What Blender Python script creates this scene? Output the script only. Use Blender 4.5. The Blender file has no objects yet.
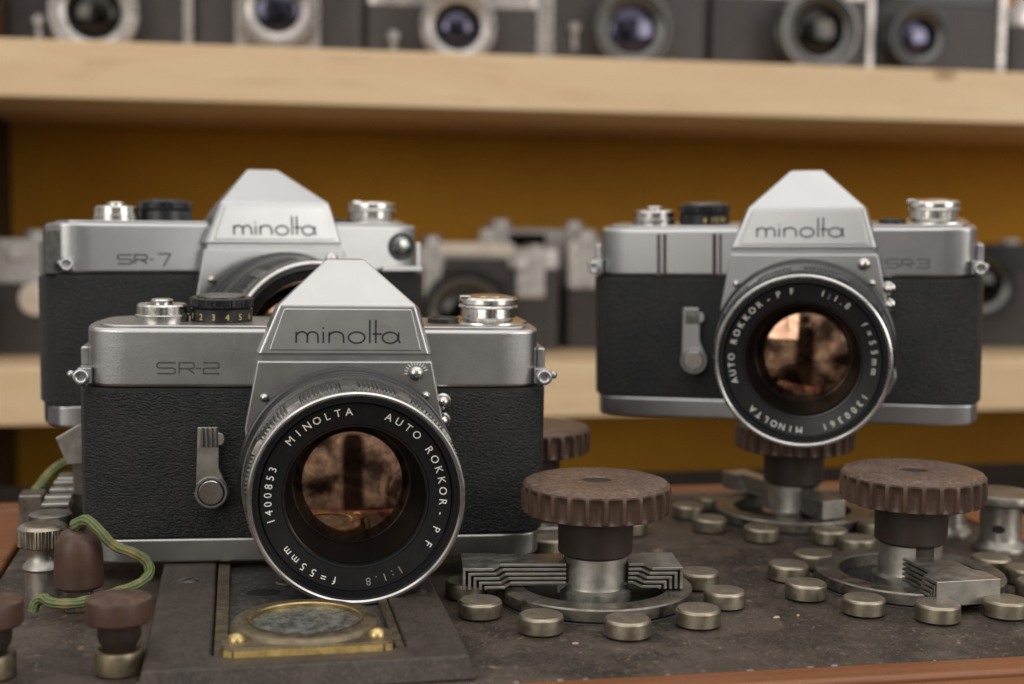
import bpy, bmesh, math, random
from math import sin, cos, pi, radians as R
from mathutils import Vector, Matrix
random.seed(7)
S = 0.001                      # everything below is written in millimetres
sc = bpy.context.scene
COL = sc.collection

# ------------------------------------------------------------------ materials
def newmat(name):
    m = bpy.data.materials.new(name); m.use_nodes = True
    nt = m.node_tree; b = nt.nodes['Principled BSDF']
    return m, nt, b
def setb(b, **k):
    for n, v in k.items():
        n = n.replace('_', ' ')
        if n in b.inputs: b.inputs[n].default_value = v
def coords(nt, scale):
    t = nt.nodes.new('ShaderNodeTexCoord'); mp = nt.nodes.new('ShaderNodeMapping')
    s = scale if hasattr(scale, '__len__') else (scale,)*3
    mp.inputs['Scale'].default_value = [q*1000 for q in s]
    oi = nt.nodes.new('ShaderNodeObjectInfo'); ml = nt.nodes.new('ShaderNodeMath'); ml.operation = 'MULTIPLY'; ml.inputs[1].default_value = 37
    nt.links.new(oi.outputs['Random'], ml.inputs[0])
    ad = nt.nodes.new('ShaderNodeVectorMath'); ad.operation = 'ADD'
    nt.links.new(t.outputs['Object'], mp.inputs['Vector']); nt.links.new(mp.outputs['Vector'], ad.inputs[0]); nt.links.new(ml.outputs[0], ad.inputs[1])
    return ad.outputs[0]
def noise(nt, scale, detail=3, rough=.55, vec=None, dist=0):
    n = nt.nodes.new('ShaderNodeTexNoise'); n.inputs['Scale'].default_value = 1
    n.inputs['Detail'].default_value = detail; n.inputs['Roughness'].default_value = rough
    n.inputs['Distortion'].default_value = dist
    nt.links.new(vec if vec else coords(nt, scale), n.inputs['Vector']); return n.outputs['Fac']
def ramp(nt, fac, stops):
    r = nt.nodes.new('ShaderNodeValToRGB'); e = r.color_ramp.elements
    while len(e) < len(stops): e.new(.5)
    for q, (p, c) in zip(e, stops):
        q.position = p; q.color = (c if hasattr(c, '__len__') else (c, c, c)) + (1,) if hasattr(c, '__len__') else (c, c, c, 1)
    nt.links.new(fac, r.inputs['Fac']); return r.outputs['Color']
def mixc(nt, fac, a, b):
    m = nt.nodes.new('ShaderNodeMix'); m.data_type = 'RGBA'
    for s, v in ((0, fac), (6, a), (7, b)):
        if hasattr(v, 'is_linked'): nt.links.new(v, m.inputs[s])
        else: m.inputs[s].default_value = v if s == 0 else tuple(v)+(1,)
    return m.outputs[2]
def bump(nt, b, h, dist, strength=1.0):
    n = nt.nodes.new('ShaderNodeBump'); n.inputs['Distance'].default_value = dist*S
    n.inputs['Strength'].default_value = strength
    nt.links.new(h, n.inputs['Height']); nt.links.new(n.outputs['Normal'], b.inputs['Normal'])
def metal(name, col, rough, col2=None, grain=0, sc_=.12, rvar=.12, amt=(.35, .7), dirt=None, dscale=.35, dcut=(.58, .75), aniso=None):
    m, nt, b = newmat(name); setb(b, Metallic=1.0, Roughness=rough)
    f = noise(nt, sc_, 5, .6)
    c = mixc(nt, ramp(nt, f, [(amt[0], 0.), (amt[1], 1.)]), col, col2 or [q*.8 for q in col])
    if dirt:
        g = ramp(nt, noise(nt, dscale, 6, .7), [(dcut[0], 0.), (dcut[1], 1.)])
        c = mixc(nt, g, c, dirt)
        mp = nt.nodes.new('ShaderNodeMapRange'); nt.links.new(g, mp.inputs[0]); mp.inputs[3].default_value = 1; mp.inputs[4].default_value = .25
        nt.links.new(mp.outputs[0], b.inputs['Metallic'])
    nt.links.new(c, b.inputs['Base Color'])
    mp = nt.nodes.new('ShaderNodeMapRange'); nt.links.new(noise(nt, sc_*2.3, 4), mp.inputs[0])
    mp.inputs[1].default_value = .3; mp.inputs[2].default_value = .7
    mp.inputs[3].default_value = max(.03, rough-rvar); mp.inputs[4].default_value = rough+rvar
    nt.links.new(mp.outputs[0], b.inputs['Roughness'])
    if grain: bump(nt, b, noise(nt, 1.6, 3, .7), grain)
    return m
def plain(name, col, rough=.5, col2=None, sc_=.15, grain=0, gs=1.2, **k):
    m, nt, b = newmat(name); setb(b, Roughness=rough, **k)
    c = mixc(nt, ramp(nt, noise(nt, sc_, 5, .65), [(.35, 0.), (.68, 1.)]), col, col2 or [q*.75 for q in col])
    nt.links.new(c, b.inputs['Base Color'])
    if grain: bump(nt, b, noise(nt, gs, 4, .6), grain)
    return m

M = {}
M['satin'] = metal('satin_chrome', (.46, .463, .465), .36, (.44, .44, .44), grain=.035, sc_=.05, rvar=.02)
M['satin_worn'] = metal('satin_chrome_worn', (.46, .456, .45), .36, (.425, .417, .41), grain=.04, sc_=.05, rvar=.03)
M['polish'] = metal('polished_chrome', (.60, .585, .56), .22, (.46, .44, .41), sc_=.5, rvar=.07)
M['rim'] = metal('lens_rim_metal', (.62, .61, .59), .26, (.56, .55, .53), sc_=.2, rvar=.04)
M['black'] = plain('black_enamel', (.009, .009, .01), .33, (.015, .015, .016), sc_=.4, grain=.01)
M['voidblack'] = plain('lens_bore_black', (.0015, .0015, .0015), .6, (.003, .003, .003), Specular_IOR_Level=.12)
M['blackmatte'] = plain('matt_black', (.012, .012, .012), .6)
M['blacklens'] = plain('lens_black', (.007, .007, .008), .25, (.011, .011, .012), sc_=.6, grain=.012)
M['knurl_grey'] = metal('anodised_grey', (.16, .155, .15), .38, (.10, .095, .09), sc_=.5)
M['white'] = plain('white_paint', (.78, .77, .72), .5)
M['dimwhite'] = plain('dim_paint', (.22, .22, .21), .5)
M['yellow'] = plain('yellow_paint', (.72, .55, .16), .5)
M['wordblack'] = plain('letter_black', (.01, .01, .011), .5)
M['engrave'] = plain('engraved_grey', (.05, .048, .045), .5)
M['darkred'] = plain('dark_red_slot', (.05, .014, .014), .5)
def leather(name, dist, rough, c1, c2):
    m, nt, b = newmat(name); setb(b, Roughness=rough, Specular_IOR_Level=.4)
    v = coords(nt, (.75, .9, 1.7))
    n1 = noise(nt, 1, 4, .6, v, .7)
    v2 = coords(nt, (1.3, 1.6, 2.6)); n2 = noise(nt, 1, 3, .6, v2, .5)
    vo = nt.nodes.new('ShaderNodeTexVoronoi'); vo.feature = 'SMOOTH_F1'; vo.inputs['Scale'].default_value = 1
    nt.links.new(coords(nt, (1.0, 1.2, 2.2)), vo.inputs['Vector'])
    a = nt.nodes.new('ShaderNodeMath'); a.operation = 'MULTIPLY_ADD'; nt.links.new(n2, a.inputs[0]); a.inputs[1].default_value = .35; nt.links.new(n1, a.inputs[2])
    a2 = nt.nodes.new('ShaderNodeMath'); a2.operation = 'MULTIPLY_ADD'; nt.links.new(vo.outputs['Distance'], a2.inputs[0]); a2.inputs[1].default_value = -.45; nt.links.new(a.outputs[0], a2.inputs[2])
    bump(nt, b, a2.outputs[0], dist)
    nt.links.new(mixc(nt, ramp(nt, noise(nt, .08, 4), [(.35, 0.), (.7, 1.)]), c1, c2), b.inputs['Base Color'])
    return m
M['leather'] = leather('wrinkled_leatherette', .72, .37, (.009, .010, .011), (.017, .016, .016))
M['leather2'] = leather('fine_leatherette', .85, .42, (.012, .013, .014), (.020, .019, .019))

def dusty(name, col, dust, rough, lo=.52, hi=.72, sc_=.5, metallic=0., spec=.35, grain=.06):
    m, nt, b = newmat(name); setb(b, Roughness=rough, Metallic=metallic, Specular_IOR_Level=spec)
    base = mixc(nt, ramp(nt, noise(nt, .09, 5, .6), [(.35, 0.), (.7, 1.)]), col, [q*.66 for q in col])
    n2 = noise(nt, sc_, 8, .75)
    geo = nt.nodes.new('ShaderNodeNewGeometry'); sp = nt.nodes.new('ShaderNodeSeparateXYZ')
    nt.links.new(geo.outputs['True Normal'], sp.inputs[0])
    up = nt.nodes.new('ShaderNodeMapRange'); nt.links.new(sp.outputs[2], up.inputs[0]); up.inputs[1].default_value = .2; up.inputs[2].default_value = .95; up.inputs[3].default_value = .15
    mu = nt.nodes.new('ShaderNodeMath'); mu.operation = 'MULTIPLY'
    nt.links.new(ramp(nt, n2, [(lo, 0.), (hi, 1.)]), mu.inputs[0]); nt.links.new(up.outputs[0], mu.inputs[1])
    nt.links.new(mixc(nt, mu.outputs[0], base, dust), b.inputs['Base Color'])
    bump(nt, b, n2, grain)
    return m
M['bakelite'] = dusty('brown_bakelite', (.096, .055, .037), (.195, .145, .115), .42, .46, .66, .8)
M['bakelite_side'] = dusty('brown_bakelite_plain', (.088, .052, .038), (.20, .15, .12), .45, .5, .75, .5)
M['bakedark'] = dusty('dark_bakelite', (.036, .025, .020), (.15, .12, .10), .45, .58, .74, .9)
M['redbrown'] = dusty('red_brown_bakelite', (.070, .036, .024), (.145, .095, .07), .45, .45, .75, .35)
M['nickel'] = metal('tarnished_nickel', (.40, .365, .30), .36, (.27, .235, .18), grain=.03, sc_=.16, rvar=.1, dirt=(.09, .065, .04), dscale=.5, dcut=(.56, .72))
M['studmetal'] = metal('worn_stud_nickel', (.37, .33, .25), .44, (.25, .215, .155), grain=.03, sc_=.16, rvar=.1)
def topdust(m, lo, hi, col, n0=.93):
    nt = m.node_tree; b = nt.nodes['Principled BSDF']
    geo = nt.nodes.new('ShaderNodeNewGeometry'); sp = nt.nodes.new('ShaderNodeSeparateXYZ'); nt.links.new(geo.outputs['Normal'], sp.inputs[0])
    up = nt.nodes.new('ShaderNodeMapRange'); nt.links.new(sp.outputs[2], up.inputs[0]); up.inputs[1].default_value = n0; up.inputs[2].default_value = .985
    f = ramp(nt, noise(nt, .22, 8, .75), [(lo, 0.), (hi, 1.)])
    mu = nt.nodes.new('ShaderNodeMath'); mu.operation = 'MULTIPLY'; nt.links.new(up.outputs[0], mu.inputs[0]); nt.links.new(f, mu.inputs[1])
    src = b.inputs['Base Color'].links[0].from_socket
    nt.links.new(mixc(nt, mu.outputs[0], src, col), b.inputs['Base Color'])
    iv = nt.nodes.new('ShaderNodeMath'); iv.operation = 'MULTIPLY_ADD'; nt.links.new(mu.outputs[0], iv.inputs[0]); iv.inputs[1].default_value = -.9; iv.inputs[2].default_value = 1
    nt.links.new(iv.outputs[0], b.inputs['Metallic'])
topdust(M['studmetal'], .25, .5, (.115, .092, .068))
M['nickel_lite'] = metal('nickel_bright', (.46, .44, .40), .44, (.34, .32, .28), grain=.03, sc_=.12, dirt=(.11, .09, .07), dscale=.4, dcut=(.6, .78))
M['postmetal'] = metal('matt_post_metal', (.33, .31, .28), .44, (.24, .22, .19), grain=.03, sc_=.12)
M['steelgrey'] = metal('dull_steel', (.27, .25, .22), .42, (.18, .16, .135), grain=.04, sc_=.12, dirt=(.10, .075, .055), dscale=.3, dcut=(.5, .68))
M['brassdull'] = metal('dull_brass', (.25, .205, .135), .52, (.15, .12, .08), grain=.03, sc_=.2, dirt=(.08, .055, .035), dscale=.3, dcut=(.55, .7))
M['brass'] = metal('bright_brass', (.62, .47, .22), .38, (.42, .31, .13), grain=.05, sc_=.35, dirt=(.16, .10, .04), dscale=.5, dcut=(.62, .68))
M['brassedge'] = plain('scraped_brass_edge', (.72, .53, .20), .42, (.40, .27, .09), sc_=.4, grain=.1, Metallic=.55)

# board sheet: dark phenolic panel with dust, scuffs and stains
def board_mat():
    m, nt, b = newmat('dusty_dark_panel'); setb(b, Specular_IOR_Level=.35)
    base = mixc(nt, ramp(nt, noise(nt, .016, 7, .7), [(.40, 0.), (.60, 1.)]), (.015, .0105, .008), (.042, .030, .022))
    d1 = ramp(nt, noise(nt, .055, 9, .75), [(.45, 0.), (.60, 1.)])
    base = mixc(nt, d1, base, (.074, .055, .042))
    sp = ramp(nt, noise(nt, .6, 5, .8), [(.58, 0.), (.66, 1.)])
    base = mixc(nt, sp, base, (.19, .155, .125))
    st = ramp(nt, noise(nt, .13, 6, .7, None, .6), [(.64, 0.), (.69, 1.)])
    base = mixc(nt, st, base, (.30, .19, .105))
    fn = ramp(nt, noise(nt, 1.1, 6, .85), [(.50, 0.), (.62, .45)])
    base = mixc(nt, fn, base, (.12, .098, .082))
    nt.links.new(base, b.inputs['Base Color'])
    mr = nt.nodes.new('ShaderNodeMapRange'); nt.links.new(noise(nt, .03, 5), mr.inputs[0]); mr.inputs[3].default_value = .30; mr.inputs[4].default_value = .62
    nt.links.new(mr.outputs[0], b.inputs['Roughness'])
    bump(nt, b, noise(nt, .7, 8, .8), .35)
    return m
M['board'] = board_mat()
def plate_mat():
    m, nt, b = newmat('brown_fibre_plate'); setb(b, Roughness=.44)
    base = mixc(nt, ramp(nt, noise(nt, .035, 6, .65), [(.35, 0.), (.65, 1.)]), (.024, .017, .013), (.050, .037, .029))
    sp = ramp(nt, noise(nt, .9, 7, .85), [(.50, 0.), (.62, .8)])
    base = mixc(nt, sp, base, (.11, .086, .070))
    s2 = ramp(nt, noise(nt, .07, 8, .75), [(.5, 0.), (.62, 1.)])
    base = mixc(nt, s2, base, (.070, .052, .041))
    nt.links.new(base, b.inputs['Base Color']); bump(nt, b, noise(nt, .6, 8, .8), .4)
    return m
M['plate'] = plate_mat()
def inset_mat():
    m, nt, b = newmat('dark_crinkle_floor'); setb(b, Roughness=.5)
    nt.links.new(mixc(nt, ramp(nt, noise(nt, .5, 7, .8), [(.42, 0.), (.7, 1.)]), (.020, .019, .018), (.11, .10, .09)), b.inputs['Base Color'])
    bump(nt, b, noise(nt, 1.2, 5, .7), .3); return m
M['inset'] = inset_mat()
def wood(name, c1, c2, c3, ax=(.004, .09, .09), rough=.45, knots=False, gscale=1):
    m, nt, b = newmat(name); setb(b, Roughness=rough)
    v = coords(nt, ax)
    n1 = noise(nt, 1, 6, .65, v, 1.2)
    base = mixc(nt, ramp(nt, n1, [(.35, 0.), (.7, 1.)]), c1, c2)
    v2 = coords(nt, [q*5 for q in ax]); n2 = noise(nt, 1, 5, .7, v2, .5)
    base = mixc(nt, ramp(nt, n2, [(.55, 0.), (.75, 1.)]), base, c3)
    if knots:
        vo = nt.nodes.new('ShaderNodeTexVoronoi'); vo.inputs['Scale'].default_value = 1
        nt.links.new(coords(nt, (.006, .02, .014)), vo.inputs['Vector'])
        base = mixc(nt, ramp(nt, vo.outputs['Distance'], [(.035, .8), (.075, 0.)]), base, (.30, .16, .07))
    nt.links.new(base, b.inputs['Base Color']); bump(nt, b, n2, .12*gscale)
    return m
M['wood'] = wood('orange_brown_wood', (.23, .085, .030), (.145, .050, .019), (.085, .036, .018), (.006, .16, .16), .42)
M['pine'] = wood('pale_pine', (.75, .55, .335), (.66, .46, .26), (.55, .36, .19), (.0035, .035, .03), .5, True)
M['walnut'] = wood('dark_brown_panel', (.045, .028, .018), (.03, .02, .013), (.02, .013, .009), (.03, .03, .004), .6)
M['table'] = wood('near_black_bench', (.022, .017, .014), (.015, .012, .010), (.010, .008, .007), rough=1)
M['table'].node_tree.nodes['Principled BSDF'].inputs['Specular IOR Level'].default_value = 0
M['wall'] = plain('mustard_paint', (.60, .29, .012), .75, (.48, .225, .010), sc_=.006, grain=.1, gs=.3)

def amber():
    m, nt, b = newmat('amber_coated_glass'); setb(b, Metallic=1.0, Roughness=.045)
    c = mixc(nt, ramp(nt, noise(nt, .10, 4, .6, None, 1.0), [(.38, 0.), (.66, 1.)]), (.50, .295, .195), (.085, .047, .032))
    nt.links.new(c, b.inputs['Base Color']); return m
M['amber'] = amber()
M['purple'] = metal('violet_coated_glass', (.10, .095, .135), .12, (.04, .037, .05), sc_=.05)
M['cellglass'] = metal('cell_glass', (.36, .37, .36), .22, (.22, .23, .22), sc_=.3)
M['darkglass'] = metal('dark_glass', (.05, .045, .04), .1, (.03, .03, .03))
def winglass():
    m, nt, b = newmat('dusty_window_glass'); setb(b, Roughness=.2)
    n = noise(nt, .35, 9, .82)
    nt.links.new(mixc(nt, ramp(nt, n, [(.42, 0.), (.68, 1.)]), (.035, .036, .033), (.22, .225, .20)), b.inputs['Base Color'])
    mr = nt.nodes.new('ShaderNodeMapRange'); nt.links.new(n, mr.inputs[0]); mr.inputs[3].default_value = .05; mr.inputs[4].default_value = .5
    nt.links.new(mr.outputs[0], b.inputs['Roughness']); return m
M['winglass'] = winglass()
M['shelf_chrome'] = metal('old_chrome_pale', (.46, .43, .41), .30, (.33, .30, .28), sc_=.05)
M['shelf_black'] = plain('old_black_covering', (.032, .026, .025), .5, (.045, .037, .035), sc_=.1)
M['shelf_chrome'].node_tree.nodes['Principled BSDF'].inputs['Metallic'].default_value = .6
M['ball_glint'] = plain('ball_highlight', (.72, .70, .68), .2)  # white colour stands for the bright highlight on a chrome ball
M['pale_chrome'] = metal('old_chrome_light', (.66, .63, .60), .32, (.52, .49, .46), sc_=.05)
M['pale_chrome'].node_tree.nodes['Principled BSDF'].inputs['Metallic'].default_value = .4
M['cream'] = plain('cream_plate', (.80, .68, .56), .5)
def cable_mat():
    m, nt, b = newmat('green_braided_cloth'); setb(b, Roughness=.8)
    uv = nt.nodes.new('ShaderNodeUVMap'); mp = nt.nodes.new('ShaderNodeMapping'); mp.inputs['Scale'].default_value = (4.6, .8, 1); mp.inputs['Rotation'].default_value = (0, 0, .12)
    nt.links.new(uv.outputs[0], mp.inputs[0])
    w = nt.nodes.new('ShaderNodeTexWave'); w.inputs['Scale'].default_value = .55; w.inputs['Distortion'].default_value = 1.5; w.inputs['Detail'].default_value = 2
    nt.links.new(mp.outputs[0], w.inputs['Vector'])
    g = mixc(nt, w.outputs['Fac'], (.075, .095, .035), (.13, .165, .06))
    d = ramp(nt, noise(nt, .12, 5, .6), [(.5, 0.), (.68, 1.)])
    g = mixc(nt, d, g, (.24, .19, .075))
    nt.links.new(g, b.inputs['Base Color'])
    ad = nt.nodes.new('ShaderNodeMath'); ad.operation = 'ADD'; nt.links.new(w.outputs['Fac'], ad.inputs[0]); nt.links.new(noise(nt, 1.5, 4), ad.inputs[1])
    bump(nt, b, ad.outputs[0], .22); return m
M['cable'] = cable_mat()

# ------------------------------------------------------------------ geometry
class G:
    def __init__(s): s.v = []; s.f = []; s.uv = None
    def add(s, v, f, T=None):
        o = len(s.v)
        s.v += [tuple(T @ Vector(p)) if T else tuple(p) for p in v]
        s.f += [tuple(i+o for i in q) for q in f]; return s
    def lathe(s, prof, T=None, seg=64, rm=None):
        """prof: (r, z[, k]) points; k scales the radial modulation rm(theta)"""
        v = []; f = []; n = len(prof)
        for i in range(seg):
            a = 2*pi*i/seg
            for p in prof:
                r = p[0]
                if rm and len(p) > 2: r += rm(a)*p[2]
                v.append((r*cos(a), r*sin(a), p[1]))
        for i in range(seg):
            j = (i+1) % seg
            for k in range(n-1):
                f.append((i*n+k, j*n+k, j*n+k+1, i*n+k+1))
        s.add(v, f, T)
        return s
    def box(s, x0, x1, y0, y1, z0, z1, T=None):
        v = [(x, y, z) for z in (z0, z1) for y in (y0, y1) for x in (x0, x1)]
        return s.add(v, [(0, 2, 3, 1), (4, 5, 7, 6), (0, 1, 5, 4), (2, 6, 7, 3), (0, 4, 6, 2), (1, 3, 7, 5)], T)
    def ext(s, poly, z0, z1, T=None):
        """polygon (x, y) counterclockwise extruded from z0 to z1"""
        n = len(poly)
        v = [(x, y, z0) for x, y in poly]+[(x, y, z1) for x, y in poly]
        f = [tuple(reversed(range(n))), tuple(range(n, 2*n))]+[(i, (i+1) % n, n+(i+1) % n, n+i) for i in range(n)]
        return s.add(v, f, T)
    def tube(s, pts, r, seg=12, closed=False, T=None, uv=False):
        P = [Vector(p) for p in pts]; n = len(P); v = []; f = []; up = Vector((0, 0, 1))
        prev = None
        for i, p in enumerate(P):
            t = (P[(i+1) % n]-P[i-1]) if closed else (P[min(i+1, n-1)]-P[max(i-1, 0)])
            t.normalize()
            a = (prev - t*prev.dot(t)) if prev else (up-t*up.dot(t))
            if a.length < 1e-4: a = Vector((1, 0, 0))-t*t.x
            a.normalize(); prev = a; b = t.cross(a)
            rr = r[i] if hasattr(r, '__len__') else r
            for k in range(seg): q = 2*pi*k/seg; v.append(p+a*rr*cos(q)+b*rr*sin(q))
        m = n if closed else n-1
        for i in range(m):
            j = (i+1) % n
            for k in range(seg):
                l = (k+1) % seg; f.append((i*seg+k, i*seg+l, j*seg+l, j*seg+k))
        if uv: s.uv = [[(k/seg, i/8), ((k+1)/seg, i/8), ((k+1)/seg, (i+1)/8), (k/seg, (i+1)/8)] for i in range(m) for k in range(seg)]+[None, None]
        if not closed: f += [tuple(reversed(range(seg))), tuple((n-1)*seg+k for k in range(seg))]
        return s.add(v, f, T)
    def ribbon(s, pts, w, d=.12, T=None):
        """a flat stroke in the local XZ plane, facing -Y, of width w and thickness d"""
        P = [Vector((p[0], 0, p[1])) for p in pts]; n = len(P); L = []; Rr = []
        closed = (P[0]-P[-1]).length < 1e-6
        if closed: P = P[:-1]; n -= 1
        for i in range(n):
            a = P[i]-P[i-1] if (i or closed) else P[1]-P[0]
            b = P[(i+1) % n]-P[i] if (i < n-1 or closed) else P[i]-P[i-1]
            a.normalize(); b.normalize()
            na = Vector((-a.z, 0, a.x)); nb = Vector((-b.z, 0, b.x)); m = (na+nb)
            if m.length < .3: m = na
            m.normalize(); k = 1/max(.5, m.dot(na))
            L.append(P[i]+m*w/2*k); Rr.append(P[i]-m*w/2*k)
        v = []
        for i in range(n): v += [L[i]+Vector((0, -d, 0)), Rr[i]+Vector((0, -d, 0)), L[i], Rr[i]]
        f = []
        for i in range(n if closed else n-1):
            a = i*4; b = ((i+1) % n)*4
            f += [(a, a+1, b+1, b), (a+2, a, b, b+2), (a+1, a+3, b+3, b+1)]
        if not closed: f += [(0, 2, 3, 1), ((n-1)*4, (n-1)*4+1, (n-1)*4+3, (n-1)*4+2)]
        return s.add(v, f, T)

def ob(name, g, mat, parent=None, bevel=0, seg=2, ang=35, smooth=True):
    me = bpy.data.meshes.new(name)
    me.from_pydata([(a*S, b*S, c*S) for a, b, c in g.v], [], g.f)
    if g.uv:
        ul = me.uv_layers.new(name='UVMap')
        for p, uvs in zip(me.polygons, g.uv):
            if uvs:
                for li, u in zip(p.loop_indices, uvs): ul.data[li].uv = u
    bm = bmesh.new(); bm.from_mesh(me)
    bmesh.ops.remove_doubles(bm, verts=bm.verts, dist=1e-7)
    bmesh.ops.recalc_face_normals(bm, faces=bm.faces); bm.to_mesh(me); bm.free()
    me.materials.append(M[mat] if isinstance(mat, str) else mat)
    if smooth:
        me.polygons.foreach_set('use_smooth', [True]*len(me.polygons))
        me.set_sharp_from_angle(angle=R(ang))
    o = bpy.data.objects.new(name, me); COL.objects.link(o)
    if parent: o.parent = parent
    if bevel:
        b = o.modifiers.new('bevel', 'BEVEL'); b.width = bevel*S; b.segments = seg; b.limit_method = 'ANGLE'; b.angle_limit = R(30)
        b.harden_normals = True
    return o
def tag(o, label, cat, group=None, kind=None):
    if label: o['label'] = label
    if cat: o['category'] = cat
    if group: o['group'] = group
    if kind: o['kind'] = kind
    return o
def thing(name, label, cat, loc=(0, 0, 0), rot=None, group=None):
    o = bpy.data.objects.new(name, None); COL.objects.link(o); o.empty_display_size = .01
    M4 = (rot.to_4x4() if rot else Matrix.Identity(4)); M4.translation = Vector(loc)*S
    o.matrix_world = M4
    return tag(o, label, cat, group)
def copy_tree(o, parent=None):
    c = o.copy(); COL.objects.link(c)
    if parent: c.parent = parent
    for ch in list(o.children): copy_tree(ch, c)
    return c
def rotz(a): return Matrix.Rotation(R(a), 3, 'Z')
FRONT = lambda x, y, z: Matrix.Translation((x, y, z)) @ Matrix.Rotation(R(90), 4, 'X')   # lathe axis +z -> -y (towards viewer)
AT = lambda x, y, z=0: Matrix.Translation((x, y, z))

_fonts = {}
def glyph(ch, size):
    if (ch, size) in _fonts: return _fonts[(ch, size)]
    cu = bpy.data.curves.new('t', 'FONT'); cu.body = ch; cu.size = size; cu.align_x = 'CENTER'; cu.resolution_u = 3; cu.extrude = .05
    cu.offset = 0
    o = bpy.data.objects.new('t', cu); COL.objects.link(o)
    dg = bpy.context.evaluated_depsgraph_get(); dg.update()
    me = o.evaluated_get(dg).to_mesh()
    r = ([tuple(v.co) for v in me.vertices], [tuple(p.vertices) for p in me.polygons])
    o.to_mesh_clear() if False else None
    bpy.data.objects.remove(o); bpy.data.curves.remove(cu)
    _fonts[(ch, size)] = r
    return r
def ring_text(g, text, a0, a1, rad, size, y, cx, cz, tilt=0):
    """letters round a lens ring, tops outward, running clockwise seen from the front; angles from 12 o'clock"""
    n = len(text)
    for i, ch in enumerate(text):
        if ch == ' ': continue
        a = R(a0+(a1-a0)*i/max(1, n-1))
        v, f = glyph(ch, size)
        w = []
        for (x, yy, z) in v:
            rr = rad+yy-size*.35
            # direction outwards
            ox, oz = sin(a), cos(a); tx, tz = cos(a), -sin(a)
            w.append((cx+ox*rr+tx*x, y-z-.04+tilt*(rr-rad), cz+oz*rr+tz*x))
        g.add(w, f)

# wordmark strokes traced in units of 1/585 of its width
def arc(cx, cy, rx, ry, a0, a1, n=14): return [(cx+rx*cos(R(a0+(a1-a0)*i/n)), cy+ry*sin(R(a0+(a1-a0)*i/n))) for i in range(n+1)]
WORD = [
    [(206, 0), (206, 62)], [(206, 40)]+arc(238, 38, 30, 24, 150, 0, 8)+[(268, 0)], [(268, 38)]+arc(297, 38, 30, 24, 150, 0, 8)+[(328, 0)],
    [(357, 0), (357, 62)], [(357, 79), (357, 88)],
    [(390, 0), (390, 62)], [(390, 40)]+arc(430, 36, 40, 27, 150, 0, 10)+[(471, 0)],
    arc(544, 31, 46, 31, 0, 360, 28), [(618, 0), (618, 131)], [(652, 0), (652, 131)], [(634, 52), (686, 52)],
    arc(733, 31, 44, 31, 0, 360, 28), [(782, 62), (780, 20), (790, 0)]]
def wordmark(g, x0, z0, w, y, t=.5):
    k = w/585
    for st in WORD:
        g.ribbon([(x0+(a-205)*k, z0+b*k) for a, b in st], t, .1, AT(0, y, 0))
LG = {'S': [[(1, 1), (.12, 1), (0, .88), (0, .62), (.12, .5), (.88, .5), (1, .38), (1, .12), (.88, 0), (0, 0)]],
      'R': [[(0, 0), (0, 1), (.88, 1), (1, .88), (1, .58), (.88, .46), (0, .46)], [(.55, .46), (1, 0)]],
      '-': [[(0, .48), (1, .48)]],
      '2': [[(0, 1), (.88, 1), (1, .88), (1, .62), (.88, .5), (.12, .5), (0, .38), (0, 0), (1, 0)]],
      '3': [[(0, 1), (1, 1), (1, 0), (0, 0)], [(.2, .5), (1, .5)]],
      '7': [[(0, 1.1), (1, 1.1), (.45, -.25)]]}
def logo(g, text, spans, z0, h, y, t):
    for ch, (xa, xb) in zip(text, spans):
        for st in LG[ch]:
            g.ribbon([(xa+a*(xb-xa), z0+b*h) for a, b in st], t, .05, AT(0, y, 0))

# ------------------------------------------------------------------ film camera
LX, LZ = 83.6, 29.2
def outline(x0, x1, y1=34, inset=0, c=11):
    i = inset; pts = []
    prof = [(c+2, 0), (c*.55, 1.0), (c*.22, 3.2), (.8, 7.2), (0, 12)]
    fl = [(x0+i+a, i+b) for a, b in prof]; fr = [(x1-i-a, i+b) for a, b in prof][::-1]
    br = [(x1-i-a, y1-i-b) for a, b in prof]; bl = [(x0+i+a, y1-i-b) for a, b in prof][::-1]
    return fl[::-1][0:0]+fl[::-1]+[(x1-i-a, i+b) for a, b in prof]+[(x1-i-a, y1-i-b) for a, b in prof][::-1]+[(x0+i+a, y1-i-b) for a, b in prof]

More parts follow.
